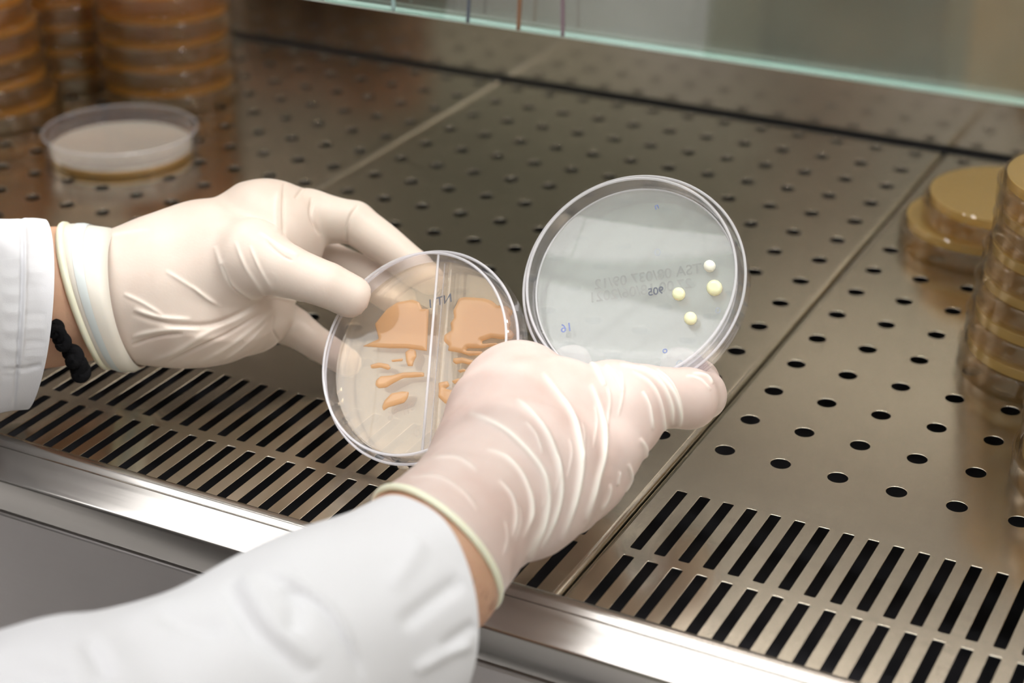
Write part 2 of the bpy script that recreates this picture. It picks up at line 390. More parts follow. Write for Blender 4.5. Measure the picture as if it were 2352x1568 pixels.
# perforated work trays
PITCH_Y = 1.2318785488944772*P
def tray(x0, x1, cols, nslots, label):
    t = empty('perforated_tray', ((x0+x1)/2*P, -.26, 0)); tag(t, label, 'work tray', 'perforated steel work trays')
    ox, oy = t.location.x, t.location.y
    cu = bpy.data.curves.new('c', 'CURVE'); cu.dimensions = '2D'; cu.fill_mode = 'BOTH'
    cu.extrude = .00015; cu.bevel_depth = .00015; cu.bevel_resolution = 2; cu.offset = -.00015
    def spl(pts):
        s_ = cu.splines.new('POLY'); s_.points.add(len(pts)-1); s_.use_cyclic_u = True
        for i, (x, y) in enumerate(pts): s_.points[i].co = (x-ox, y-oy, 0, 1)
    X0, X1, Y0, Y1 = x0*P+.003, x1*P-.003, -.5374, .0105
    spl([(X0, Y0), (X1, Y0), (X1, Y1), (X0, Y1)])
    for c in cols:
        for r in range(14):
            cx, cy = c*P, -r*PITCH_Y
            spl([(cx+.0043*math.cos(2*math.pi*k/24), cy+.0043*math.sin(2*math.pi*k/24)) for k in range(24)])
    step = .4035*P
    for k in range(nslots):
        cx = (x0+.475)*P+k*step
        for ya, yb in ((-17.63, -19.575), (-19.80, -21.75)):
            a, b, w, rr = yb*P, ya*P, .00225, .0006
            q = []
            for sx, sy, a0 in ((1, 1, 0), (-1, 1, 90), (-1, -1, 180), (1, -1, 270)):
                yy = b-rr if sy > 0 else max(a, -.5335)+rr
                for j in range(4):
                    an = math.radians(a0+30*j); q.append((cx+sx*(w-rr)+rr*math.cos(an), yy+rr*math.sin(an)))
            spl(q)
    o = bpy.data.objects.new('tmp', cu); COL.objects.link(o)
    me = bpy.data.meshes.new_from_object(o.evaluated_get(bpy.context.evaluated_depsgraph_get()))
    bpy.data.objects.remove(o)
    me.transform(Matrix.Translation((0, 0, -.0003))); me.materials.clear()
    pl = link('plate', me, M['tray'], t, smooth=True); me.set_sharp_from_angle(angle=math.radians(35))
    for s_, xe in ((-1, x0*P), (1, x1*P)):
        xe = xe-s_*.0004; pr = []
        for k in range(6):
            an = math.pi/2*k/5; pr.append((xe-s_*.003+s_*.003*math.sin(an), -.0022+.0022*math.cos(an)))
        pr.append((xe, -.014)); vv = []; ff = []
        for y in (-.5374, .0105):
            for x, z in pr: vv.append((x-ox, y-oy, z))
        for k in range(len(pr)-1): ff.append((k, k+1, len(pr)+k+1, len(pr)+k))
        link('folded_edge', mesh('folded_edge', vv, ff), M['tray'], t)
    vv = [(X0-ox, .0105-oy, 0), (X1-ox, .0105-oy, 0), (X1-ox, .0112-oy, -.002), (X0-ox, .0112-oy, -.002), (X1-ox, .0112-oy, -.012), (X0-ox, .0112-oy, -.012)]
    link('folded_edge', mesh('folded_edge', vv, [(0, 1, 2, 3), (3, 2, 4, 5)]), M['tray'], t, smooth=False)
    return t
GL, GR = -2.1688353311475637, 11.189498090213755
tray(-1.66-12.24, -1.66, [GL-k for k in range(12)], 29, 'perforated steel tray under the tall dish stacks, beside the black bracelet')
tray(-1.66, 10.60, list(range(-1, 11)), 29, 'perforated steel tray directly beneath the two held dishes, middle of the three')
tray(10.60, 22.84, [GR+k for k in range(12)], 29, 'perforated steel tray under the leaning yellow dishes, with sharpest slots')

# glass sash with coloured pen lines
sash = empty('glass_sash', (.15, -.5, .203)); tag(sash, 'clear glass sash with a green polished lower edge and coloured pen lines', 'glass sash')
gx0, gx1 = XL-.148, XR-.152
vv = []
for x in (gx0, gx1):
    vv += [(x, -.003, .0006), (x, -.0024, 0), (x, .0024, 0), (x, .003, .0006), (x, .003, .33), (x, -.003, .33)]
ff = [(0, 5, 11, 6), (3, 4, 10, 9)]
link('pane', mesh('pane', vv, ff), M['glass'], sash, smooth=False)
M['glass_lip'] = principled('glass_lip', (.62, .74, .70), .2)
link('polished_edge', mesh('polished_edge', vv, [(0, 1, 7, 6), (1, 2, 8, 7), (2, 3, 9, 8)]), [M['glass_lip'], M['glass_edge']], sash, smooth=False)
for i, pl in enumerate(sash.children[-1].data.polygons): pl.material_index = 0 if i == 0 else 1
box('top_frame', (gx0, -.010, .325), (gx1, .010, .345), M['wall'], sash)
for (u, v_), mt, w in (((905, 25), 'ink_teal', .0007), ((1076, 48), 'ink_dark', .0006), ((1193, 70), 'ink_brown', .0007), ((1288, 84), 'ink_mauve', .0006), ((738, 5), 'ink_teal', .0006)):
    d = W(u, v_, 1)-CC; q = CC+d*((-.5035-CC[1])/d[1])
    ph = rng.uniform(0, 6)
    pts = [(q[0]-.15+.0006*math.sin(ph+k*1.3)+.00025*k*(1 if mt == 'ink_brown' else .3), -.0032, .0008+k*.012) for k in range(14)]
    tube('pen_line', smooth_path(pts, 60), w, M[mt], sash, 6)

# ------------------------------------------------------------------ petri dishes
RB, RL, HB = .0440, .0464, .0135
def shell(name, r, h, mt, parent, t=.0010, z0=0.0, flip=False, lipw=.0004):
    pr = [(0, 0), (r-.0006, 0), (r, .0006), (r, h-.0012), (r+lipw, h-.0006), (r, h), (r-t, h), (r-t, t+.0004), (r-t-.0004, t), (0, t)]
    if flip: pr = [(a, -b) for a, b in pr]
    return lathe(name, [(a, b+z0) for a, b in pr], M[mt], parent)
def rim_ring(r, z, w, parent):
    return tube('rim', [(r*math.cos(t), r*math.sin(t), z) for t in np.linspace(0, 2*math.pi, 120, endpoint=False)], w, M['rim'], parent, 8, True)  # ring along the edge, its bright highlight painted milky white
def agar_disc(name, r, z0, z1, mt, parent):
    return lathe(name, [(0, z0), (r, z0), (r, z1+.0004), (r-.0008, z1), (0, z1)], M[mt], parent)
def make_dish(mt_agar, plastic, label, group, inverted=True, rim_glint=True):
    t = empty('petri_dish'); tag(t, label, 'petri dish', group)
    s_ = -1 if inverted else 1; zo = .0158 if inverted else 0
    for o in (shell('dish_base', RB, HB, plastic, t), agar_disc('agar', RB-.0012, .0011, .0052, mt_agar, t),
              shell('lid', RL, .0112, plastic, t, z0=.0158, flip=True)):
        if inverted:
            o.data.transform(Matrix.Rotation(math.pi, 4, 'X')); o.data.transform(Matrix.Translation((0, 0, .0158)))
    return t
def copy_thing(o, loc, label, rz=0.0):
    c = o.copy(); COL.objects.link(c); c.location = loc; c['label'] = label; c.rotation_euler = (0, 0, rz)
    for ch in o.children:
        d = ch.copy(); COL.objects.link(d); d.parent = c
    return c
def floor_pt(u, v):
    d = W(u, v, 1)-CC; return CC+d*(-CC[2]/d[2])
ORD = ['bottom', 'second from the bottom', 'third from the bottom', 'fourth from the bottom', 'fifth from the bottom', 'sixth from the bottom', 'seventh from the bottom', 'eighth from the bottom']
def stack(uv, n, mt, plastic, where, group, lean=(0, 0), jit=.0012, first=None):
    b = floor_pt(*uv); proto = first
    for k in range(n):
        j = rng.normal(0, jit, 2) if k else (0, 0)
        loc = (b[0]+lean[0]*k+j[0], b[1]+lean[1]*k+j[1], .0001+k*.0160)
        label = f'upturned amber petri dish, {ORD[k]} of the {where}'
        if proto is None:
            proto = make_dish(mt, plastic, label, group); proto.location = loc
        else: copy_thing(proto, loc, label, rng.uniform(0, 6))
    return proto
p1 = stack((392, 214), 5, 'agar_gold', 'ps_old', 'tall stack behind the pale dish', 'dishes in the tall stack', lean=(-.0003, 0))
stack((-22, 262), 5, 'agar_gold', 'ps_old', 'leaning stack at the left border', 'dishes in the stack at the left border', lean=(-.0030, .0))
stack((160, 172), 5, 'agar_gold', 'ps_old', 'dim stack between two taller stacks', 'dishes in the dim stack', jit=.0006)
pt = stack((2430, 845), 6, 'agar_tan', 'ps_old', 'leaning stack at the right border', 'dishes in the leaning right stack', lean=(.0016, .0003), jit=.0009)
b = floor_pt(2262, 560)
copy_thing(pt, (b[0], b[1], .0001), 'lower yellow petri dish of the offset pair near the back right seam')['group'] = 'offset pair of dishes'
copy_thing(pt, (b[0]+.0112, b[1]-.001, .0161), 'upper yellow petri dish of the offset pair near the back right seam')['group'] = 'offset pair of dishes'
b = floor_pt(2584, 1110)
for k in range(3):
    copy_thing(pt, (b[0]+(0, .0022, .0012)[k], b[1], .0001+.016*k), f'yellow petri dish, {ORD[k]} of the stack cut off beside the slots')['group'] = 'dishes cut off by the right border'
st = make_dish('agar_cream', 'ps', 'single pale cream petri dish lying alone in front of the tall stack', None, inverted=False)
b = floor_pt(281, 352); st.location = (b[0], b[1], .0001)
agar_disc('amber_layer', RB-.0011, .0008, .0034, 'agar_rim', st); rim_ring(RL-.0003, .0155, .0004, st)

# ---- the two dishes held in the hands
class Held:
    def __init__(s, u, v, D, ncam, roll=0.0):
        z = np.array(ncam, float); z /= np.linalg.norm(z)
        x = np.array([math.cos(roll), math.sin(roll), 0]); x -= z*(x@z); x /= np.linalg.norm(x); y = np.cross(z, x)
        R_ = np.stack([CR.T@x, CR.T@y, CR.T@z], 1); s.R = R_; s.o = W(u, v, D)
        m = np.eye(4); m[:3, :3] = R_; m[:3, 3] = s.o; s.mw = Matrix(m.tolist())
    def loc(s, u, v, z=0.0):
        d = W(u, v, 1)-CC; n = s.R[:, 2]; c = s.o+n*z
        q = CC+d*(((c-CC)@n)/(d@n)); return s.R.T@(q-s.o)
def blob(name, H, polys, z, h, w, mt, parent, vox=.00035):
    """domed growth inside pixel outlines, lying on the agar of dish H"""
    L = [np.array([H.loc(u, v_, z)[:2] for u, v_ in p]) for p in polys]
    allp = np.concatenate(L); lo = np.array([*(allp.min(0)-.002), z-h*1.2]); hi = np.array([*(allp.max(0)+.002), z+h*1.4])
    def fn(g):
        x = g[:, :, 0, :2]; best = None
        for q in L:
            d = np.full(x.shape[:2], 1e9); ins = np.zeros(x.shape[:2], bool)
            for i in range(len(q)):
                a, b = q[i], q[(i+1) % len(q)]; ab = b-a
                t = np.clip(((x-a)@ab)/(ab@ab+1e-15), 0, 1); d = np.minimum(d, np.linalg.norm(x-a-t[..., None]*ab, axis=-1))
                c = ((a[1] > x[..., 1]) != (b[1] > x[..., 1])) & (x[..., 0] < ab[0]*(x[..., 1]-a[1])/(ab[1]+1e-15)+a[0]); ins ^= c
            sd = np.where(ins, -d, d); best = sd if best is None else smin(best, sd, .0006)
        zz = (g[..., 2]-z)*(w/h)
        return np.sqrt(np.maximum(best[:, :, None]+w, 0)**2+zz**2)-w
    V, Q = sdf_object(fn, lo, hi, vox, 2)
    return link(name, mesh(name, V, Q), M[mt], parent)
def disc(u, v_, r, n=12, e=1.0): return [(u+r*math.cos(2*math.pi*k/n), v_+e*r*math.sin(2*math.pi*k/n)) for k in range(n)]

# right: pale agar with a few round colonies
HR = Held(1465, 664, .7365, (-.31, -.31, -.90))
dr = empty('petri_dish', mw=HR.mw); tag(dr, 'open petri dish of pale agar with four cream colonies, held in the right hand', 'petri dish')
shell('dish_base', RB, HB, 'ps', dr, lipw=.0007)
agar_disc('agar', RB-.0012, .0011, .0046, 'agar_clear', dr); rim_ring(RB-.0003, HB, .0006, dr); rim_ring(.0466, .0089, .0006, dr); rim_ring(RB-.0016, .0048, .0004, dr)
shell('lid', .0468, .0105, 'ps', dr, z0=-.0015, lipw=.0006)
for (u, v_, r, mt) in ((1641, 661, 14.5, 'colony'), (1559, 675, 12, 'colony'), (1586, 731, 12, 'colony'), (1630, 611, 11, 'colony_white')):
    c = blob('colony', HR, [disc(u, v_, r*1.3)], .0046, .0016, .0022, mt, dr, .00025)
for (u, v_, r) in ((1505, 571, 5), (1644, 705, 4), (1556, 830, 6)):
    q = HR.loc(u, v_, .0049); tube('pen_mark', [(q[0]+.0011*r/5*math.cos(a), q[1]+.0014*r/5*math.sin(a), .0008) for a in np.linspace(0, 6.28, 16)], .00022, M['ink_blue'], dr, 5, True)
def writing(H, parent, s_, u, v_, size, mt, rot=0.0, name='lettering', z=-.0006):
    q = H.loc(u, v_, z)
    mw = Matrix.Translation((q[0], q[1], z)) @ Matrix.Rotation(rot, 4, 'Z') @ Matrix.Rotation(math.pi, 4, 'Y')
    return text_mesh(name, s_, size, M[mt], parent, mw)
writing(HR, dr, 'TSA 08/037 09/12', 1487, 636, .0062, 'ink', .045, z=.0010)
writing(HR, dr, '27.00 18/06/2021', 1470, 668, .0062, 'ink', .035, z=.0010)
writing(HR, dr, '905', 1506, 669, .0045, 'ink_dark', .06, 'pen_mark', z=.0048)
writing(HR, dr, '16', 1301, 753, .0052, 'ink_blue', .1, 'pen_mark', z=.0047)
writing(HR, dr, 'o', 1527, 804, .004, 'ink_blue', .1, 'pen_mark', z=.0047)
writing(HR, dr, 'n', 1508, 474, .004, 'ink_blue', .3, 'pen_mark', z=.0047)

# left: divided dish, amber agar with orange streaks
HL = Held(985, 831, .748, (-.46, -.30, -.83), roll=0.0)
dl = empty('petri_dish', mw=HL.mw); tag(dl, 'divided petri dish of amber agar with orange streaks, held in the left hand', 'petri dish')
shell('dish_base', RB, HB, 'ps', dl, lipw=.0006)
agar_disc('agar', RB-.0012, .0011, .0046, 'agar_amber', dl); rim_ring(RB-.0003, HB, .0006, dl); rim_ring(RL-.0002, .0080, .0006, dl)
shell('lid', RL, .0095, 'ps', dl, z0=-.0014)
a = HL.loc(1004, 604, HB); b = HL.loc(966, 1060, HB)
dv = np.array([b[0]-a[0], b[1]-a[1]]); dv /= np.linalg.norm(dv); mid = np.array([(a[0]+b[0])/2, (a[1]+b[1])/2]); pr = np.array([-dv[1], dv[0]])
mid = pr*(mid@pr); hl = math.sqrt((RB-.001)**2-mid@mid)
def slab(name, w, z0, z1, mt, parent):
    vv = []
    for s1 in (-1, 1):
        for s2 in (-1, 1):
            for z in (z0, z1):
                q = mid+dv*hl*s1+pr*w*s2*(1 if z == z0 else .6); vv.append((q[0], q[1], z))
    return link(name, mesh(name, vv, [(0, 1, 3, 2), (4, 6, 7, 5), (0, 4, 5, 1), (2, 3, 7, 6), (1, 5, 7, 3)]), M[mt], parent, smooth=False)
slab('divider', .0007, .001, HB-.0004, 'ps', dl)
for s2 in (-1, 1):                                   # agar creeping up both faces of the divider, one whitened as a painted highlight
    vv = []; 
    for s1 in np.linspace(-1, 1, 30):
        for k in range(5):
            an = math.pi/2*k/4; q = mid+dv*hl*s1*.985+pr*s2*(.0007+.0012*(1-math.sin(an))); vv.append((q[0], q[1], .0046+.0012*(1-math.cos(an))))
    ff = [(i*5+k, i*5+k+1, i*5+k+6, i*5+k+5) for i in range(29) for k in range(4)]
    link('agar_meniscus', mesh('agar_meniscus', vv, ff), M['agar_amber' if s2 > 0 else 'rim'], dl)
ZA = .0046
def z3(pts, off=(740, 570), s_=510/2352): return [(off[0]+x*s_, off[1]+y*s_) for x, y in pts]
def z4(pts): return z3(pts, (740, 740))
blob('streak', HL, [z3([(1450, 530), (1520, 515), (1720, 528), (1800, 555), (1860, 605), (1960, 610), (2020, 660), (2010, 700), (1985, 730), (2000, 800), (1975, 850), (2010, 870), (2040, 910), (2010, 960), (1900, 965), (1790, 950), (1690, 985), (1700, 1010), (1850, 1000), (1870, 1020), (1700, 1060), (1540, 1060), (1520, 1085), (1700, 1090), (1690, 1130), (1560, 1140), (1470, 1110), (1330, 1085), (1345, 1040), (1290, 985), (1295, 920), (1370, 870), (1360, 790), (1400, 740), (1390, 660), (1420, 600)])], ZA, .0011, .0018, 'streak', dl)
blob('streak', HL, [z3([(420, 1040), (600, 960), (560, 800), (690, 640), (800, 570), (960, 540), (1030, 570), (1060, 640), (1130, 640), (1110, 1090), (900, 1060), (720, 1060), (560, 1050)])], ZA, .0009, .0018, 'streak', dl)
blob('streak', HL, [z4([(510, 450), (600, 425), (700, 440), (730, 480), (700, 505), (620, 480), (520, 492)])], ZA, .001, .0014, 'streak', dl)
blob('streak', HL, [z4([(570, 620), (620, 570), (750, 560), (860, 530), (1000, 525), (1080, 530), (1080, 575), (960, 585), (860, 590), (760, 640), (680, 690), (600, 700), (565, 670)])], ZA, .001, .0015, 'streak', dl)
blob('streak', HL, [z4([(635, 900), (660, 830), (740, 750), (850, 730), (920, 735), (905, 800), (870, 850), (770, 880), (700, 900), (650, 935)])], ZA, .0011, .0016, 'streak', dl)
blob('streak', HL, [z3([(880, 1100), (940, 1060), (990, 1080), (1000, 1140), (970, 1200), (960, 1250), (910, 1250), (890, 1200)]), z3([(730, 1180), (860, 1165), (850, 1195), (740, 1205)])], ZA, .0009, .0014, 'streak', dl)
blob('streak', HL, [z4([(1230, 640), (1330, 620), (1350, 670), (1300, 700), (1380, 720), (1400, 800), (1360, 870), (1300, 860), (1230, 790), (1240, 720)]), z4([(1370, 620), (1450, 590), (1480, 620), (1400, 655)])], ZA, .0011, .0014, 'streak', dl)
blob('streak', HL, [z4([(1390, 380), (1480, 370), (1560, 390), (1640, 420), (1560, 450), (1480, 430), (1420, 445), (1385, 420)]), z4([(1430, 510), (1500, 490), (1540, 510), (1460, 535)])], ZA, .0011, .0014, 'streak', dl)
q0 = mid-dv*hl; q1 = mid+dv*hl
tube('divider_edge', [(*q0, HB-.0006), (*mid, HB-.0006), (*q1, HB-.0006)], .0006, M['rim'], dl, 8)
writing(HL, dl, 'NT 1', 1010, 692, .0055, 'ink_dark', .1, 'pen_mark', z=.0047)
writing(HL, dl, 'Sh 96', 921, 946, .0062, 'ink', .2, 'pen_mark', z=-.0006)
writing(HL, dl, '0', 957, 992, .0062, 'ink', .1, 'pen_mark', z=-.0006)
#@@PERSON
# ------------------------------------------------------------------ the operator
person = empty('person', (-.12, -1.02, -.9))
tag(person, 'person in a white lab coat and pale latex gloves holding up two petri dishes', 'person')
PINV = Matrix.Translation((.12, 1.02, .9))
def pchild(o, parent=None):
    o.data.transform(PINV); o.parent = parent or person; return o
CAMZ = CR[2]
def limb(nodes, segs, k, flat=None, cut=None, holes=()):
    """smooth union of tapered limbs; nodes are (u, v, radius px, depth m)"""
    pt = {n: W(a[0], a[1], a[3]) for n, a in nodes.items()}; rr = {n: a[2]*a[3]/F for n, a in nodes.items()}
    flat = flat or {}
    def fn(g):
        d = None
        for s_ in segs:
            a, b = s_[0], s_[1]; kk = s_[2] if len(s_) > 2 else k
            A, B = pt[a], pt[b]; ab = B-A; t = np.clip(((g-A)@ab)/(ab@ab+1e-12), 0, 1); q = g-A-t[..., None]*ab
            r_ = rr[a]+(rr[b]-rr[a])*t
            fl = flat.get((a, b), 1.0)
            L2 = (q**2).sum(-1)
            if fl != 1.0:
                dz = q@CAMZ; L2 = L2-dz**2+(dz/fl)**2
            e = np.sqrt(L2)-r_
            d = e if d is None else smin(d, e, kk)
        for H in holes:
            x = (g-H.o)@H.R; rad = np.hypot(x[..., 0], x[..., 1])-.0474
            zz = np.abs(x[..., 2]-.0058)-.0080
            box_ = np.minimum(np.maximum(rad, zz), 0)+np.hypot(np.maximum(rad, 0), np.maximum(zz, 0))
            d = np.maximum(d, -(box_-.0012))
        if cut is not None:
            c, n = cut; d = np.maximum(d, (g-c)@n)
        return d
    P_ = np.array(list(pt.values())); R_ = max(rr.values())
    return fn, P_.min(0)-R_-.004, P_.max(0)+R_+.004
def ridges(V, N, lines, fold):
    px = PX(V); face = -(N@CR.T)[:, 2]; D = np.zeros(len(V))
    for pts, w, h, fc in lines:
        q = smooth_path(np.array(pts, float), 4*len(pts)+1); best = np.full(len(V), 1e9); tt = np.zeros(len(V))
        bb = (px[:, 0] > q[:, 0].min()-4*w) & (px[:, 0] < q[:, 0].max()+4*w) & (px[:, 1] > q[:, 1].min()-4*w) & (px[:, 1] < q[:, 1].max()+4*w) & (face > -.1)
        ii = np.nonzero(bb)[0]
        if not len(ii): continue
        p = px[ii, :2]; bd = np.full(len(ii), 1e9); bt = np.zeros(len(ii))
        for i in range(len(q)-1):
            a, b = q[i], q[i+1]; ab = b-a; t = np.clip(((p-a)@ab)/(ab@ab+1e-9), 0, 1); dd = np.linalg.norm(p-a-t[:, None]*ab, axis=1)
            mk = dd < bd; bd[mk] = dd[mk]; bt[mk] = (i+t[mk])/(len(q)-1)
        taper = np.clip(np.minimum(bt, 1-bt)/.22, 0, 1)**.7
        g = np.exp(-(bd/w)**2)*taper
        D[ii] += g*h; fold[ii] = np.maximum(fold[ii], g*fc)
    return D
def add_fold(o, fold):
    at = o.data.attributes.new('fold', 'FLOAT', 'POINT'); at.data.foreach_set('value', fold.astype(np.float32))
def noise1(P_, seed, scale):
    r_ = np.random.default_rng(seed); out = np.zeros(len(P_))
    for _ in range(9):
        k = r_.normal(0, 1, 3)*scale; out += np.sin(P_@k+r_.uniform(0, 6.28))
    return out/3

# ---- right hand
NR = dict(w0=(982, 1282, 191, .618), w1=(1106, 1154, 160, .645), th=(1187, 970, 163, .68), tm=(1195, 919, 135, .69),
          ir=(1251, 1026, 212, .675), im=(1472, 915, 74, .69), ip=(1579, 914, 69, .702), ul=(1196, 1099, 184, .655),
          u2=(1382, 1014, 98, .675), u3=(1406, 950, 118, .685),
          ta=(1255, 865, 60, .728), tt=(1316, 836, 44, .7465), ma=(1340, 900, 60, .735), mt=(1388, 872, 44, .7395),
          ib=(1612, 905, 56, .716), ic=(1604, 872, 48, .729), it=(1560, 838, 42, .7315))
SR = [('w0', 'w1'), ('w1', 'th'), ('th', 'tm'), ('w1', 'ir'), ('ir', 'im'), ('im', 'ip'), ('w1', 'ul'), ('ul', 'u2'), ('u2', 'u3'),
      ('tm', 'ta'), ('ta', 'tt', .002), ('u3', 'ma'), ('ma', 'mt', .002), ('ip', 'ib', .002), ('ib', 'ic', .002), ('ic', 'it', .001)]
aR = W(1106, 1154, .652)-W(982, 1282, .618); aR /= np.linalg.norm(aR)
cR = W(1002, 1268, .622)
aC = CR.T@np.array([.62, -.60, .50]); aC /= np.linalg.norm(aC)
fn, lo, hi = limb(NR, SR, .0036, {('w1', 'ir'): .62, ('ir', 'im'): .7, ('w1', 'th'): .75, ('th', 'tm'): .75, ('w1', 'ul'): .7, ('ul', 'u2'): .8}, (cR, -aC), (HR, HL))
V, Q = sdf_object(fn, lo, hi, .0009, 4)
V, Q = subdiv(V, Q); pdv = (V-cR)@aC; Q = Q[~(pdv[Q] < .0007).all(1)]      # open the glove at the wrist
N = vnormals(V, Q); fold = np.zeros(len(V))
xe = CR[0]-aC*(aC@CR[0]); xe /= np.linalg.norm(xe); ye_ = np.cross(aC, xe); nr_ = 72; ringp = []
near = V[(pdv > -.001) & (pdv < .0022)]; qa = np.arctan2((near-cR)@ye_, (near-cR)@xe); qr = np.hypot((near-cR)@ye_, (near-cR)@xe)
rad_ = np.array([qr[np.abs((qa-a+math.pi) % (2*math.pi)-math.pi) < .1].max() for a in np.linspace(0, 2*math.pi, nr_, endpoint=False)])
for _ in range(3): rad_ = (np.roll(rad_, 1)+rad_*2+np.roll(rad_, -1))/4
bead_r = np.array([cR+aC*.0004+(r-.0002)*(math.cos(a)*xe+math.sin(a)*ye_) for a, r in zip(np.linspace(0, 2*math.pi, nr_, endpoint=False), rad_)])
def zr(pts): return [(850+x*900/1887, 720+y*900/1887) for x, y in pts]
LR = [(zr([(830, 280), (900, 380), (970, 480), (1005, 600), (1015, 720), (1000, 850), (960, 980), (920, 1090)]), 8.5, .0016, 1),
      (zr([(1063, 340), (1105, 440), (1130, 560), (1125, 680), (1100, 790), (1070, 900), (1040, 1000)]), 7.5, .0014, 1),
      (zr([(470, 472), (620, 540), (740, 640), (830, 760), (855, 880), (840, 990), (800, 1090), (760, 1180)]), 9, .0016, 1),
      (zr([(700, 410), (800, 500), (870, 620), (912, 760), (912, 900), (870, 1030), (820, 1130)]), 7.5, .0014, 1),
      (zr([(560, 650), (650, 685), (730, 770), (770, 880), (770, 980), (740, 1080)]), 6, .0010, .8),
      (zr([(620, 800), (680, 880), (700, 980), (690, 1080)]), 5, .0008, .6),
      (zr([(745, 520), (800, 590), (830, 680)]), 5, .0007, .5),
      (zr([(1058, 235), (1095, 275), (1130, 350)]), 6, .0009, .9), (zr([(1128, 250), (1180, 300), (1218, 380)]), 5, .0008, .8),
      (zr([(1310, 375), (1345, 450), (1362, 560)]), 5, .0008, .8),
      (zr([(1200, 245), (1330, 280), (1410, 350), (1455, 450), (1455, 540)]), 6, .0009, .9),
      (zr([(1290, 255), (1390, 300), (1460, 380), (1495, 480), (1490, 545)]), 6, .0010, 1),
      (zr([(1380, 268), (1440, 320), (1485, 400), (1505, 490)]), 4.5, .0007, .7),
      (zr([(1260, 280), (1350, 340), (1400, 430), (1420, 540), (1410, 610)]), 5, .0008, .7),
      (zr([(1300, 600), (1330, 660), (1320, 740)]), 5, .0008, .6), (zr([(1240, 720), (1260, 790), (1230, 860)]), 5, .0008, .6),
      (zr([(1160, 820), (1150, 880), (1110, 950)]), 5, .0008, .6), (zr([(1205, 760), (1190, 830)]), 4, .0006, .5),
      (zr([(1550, 290), (1620, 300), (1650, 340)]), 4.5, .0007, .8), (zr([(1520, 300), (1590, 320), (1640, 370)]), 4, .0006, .6),
      (zr([(180, 790), (330, 790), (450, 860), (520, 950)]), 5, .0006, .3), (zr([(300, 700), (420, 700), (520, 760)]), 5, .0006, .4)]
for k in range(10):
    x = 640+k*62; LR.append((zr([(x, 1170-k*75), (x+20, 1080-k*80), (x+10, 1000-k*80)]), 4, .0005, .3))
LR = [(a_, b_*.78, c_*.9, d_) for a_, b_, c_, d_ in LR]
D_ = ridges(V, N, LR, fold)
D_ += .00028*noise1(V, 3, 160)
V = V+N*D_[:, None]
gr = mesh('glove', V, Q); g_r = link('glove', gr, M['glove_r']); add_fold(g_r, fold); pchild(g_r)
g_r['label'] = 'tight right latex glove with white stretch folds'
def ring3(c, a, r, n=72, wob=0.0, seed=0, r2=None, u0=None):
    a = a/np.linalg.norm(a); u0 = CR[0] if u0 is None else u0
    x = u0-a*(a@u0); x /= np.linalg.norm(x); y = np.cross(a, x); t = np.linspace(0, 2*math.pi, n, endpoint=False)
    w_ = 1+wob*(np.sin(3*t+seed)+.6*np.sin(5*t+2*seed))
    return c+(r*w_*np.cos(t))[:, None]*x+((r2 or r)*w_*np.sin(t))[:, None]*y
def cuff_strip(c0, c1, a, r0, r1, name, mt, parent, ncol=6, wob=.012, seed=1):
    rg = [ring3(c0+(c1-c0)*k/ncol, a, r0+(r1-r0)*k/ncol, wob=wob, seed=seed) for k in range(ncol+1)]
    v, f = loft(rg); o = link(name, mesh(name, v, f), mt, parent); sm = o.modifiers.new('thick', 'SOLIDIFY'); sm.thickness = .0006
    o.data.transform(PINV); return o
o = tube('cuff_bead', bead_r, .0014, M['bead'], g_r, 10, True); o.data.transform(PINV)

# ---- left hand
NL = dict(w0=(189, 695, 144, .79), w1=(397, 663, 176, .788), p1=(472, 647, 181, .79), kn=(613, 547, 135, .80), i1=(711, 499, 62, .802),
          i2=(813, 509, 49, .803), i3=(953, 615, 42, .795), i4=(985, 641, 35, .787), tb=(490, 606, 110, .783), t1=(578, 591, 88, .768),
          t2=(656, 620, 60, .757), t3=(752, 655, 52, .755), t4=(813, 684, 51, .757), hy=(571, 706, 101, .80), m0=(639, 567, 66, .825),
          m1=(745, 600, 52, .826), m2=(830, 628, 44, .815), m3=(915, 690, 40, .80), r0=(572, 706, 72, .81), r1=(676, 752, 45, .815),
          r2=(732, 790, 38, .812), r3=(799, 833, 34, .798))
SL = [('w0', 'w1'), ('w1', 'p1'), ('p1', 'kn'), ('p1', 'hy'), ('kn', 'i1'), ('i1', 'i2', .002), ('i2', 'i3', .002), ('i3', 'i4', .001), ('p1', 'tb', .009), ('tb', 't1', .008),
      ('t1', 't2', .0025), ('t2', 't3', .0015), ('t3', 't4', .001), ('kn', 'm0', .002), ('m0', 'm1', .001), ('m1', 'm2', .0008), ('m2', 'm3', .0008),
      ('hy', 'r0'), ('r0', 'r1', .002), ('r1', 'r2', .001), ('r2', 'r3', .001)]
cLc = W(262, 690, .789); aL = W(397, 663, .789)-W(189, 695, .792); aL /= np.linalg.norm(aL)
fn, lo, hi = limb(NL, SL, .0042, {('w0', 'w1'): .85, ('w1', 'p1'): .68, ('p1', 'kn'): .62, ('p1', 'hy'): .7, ('kn', 'i1'): .8, ('tb', 't1'): .8}, (cLc, -aL), (HL,))
V, Q = sdf_object(fn, lo, hi, .0009, 5); V, Q = subdiv(V, Q)
N = vnormals(V, Q); fold = np.zeros(len(V))
def zl(pts): return [(x*900/2352, 380+y*900/2352) for x, y in pts]
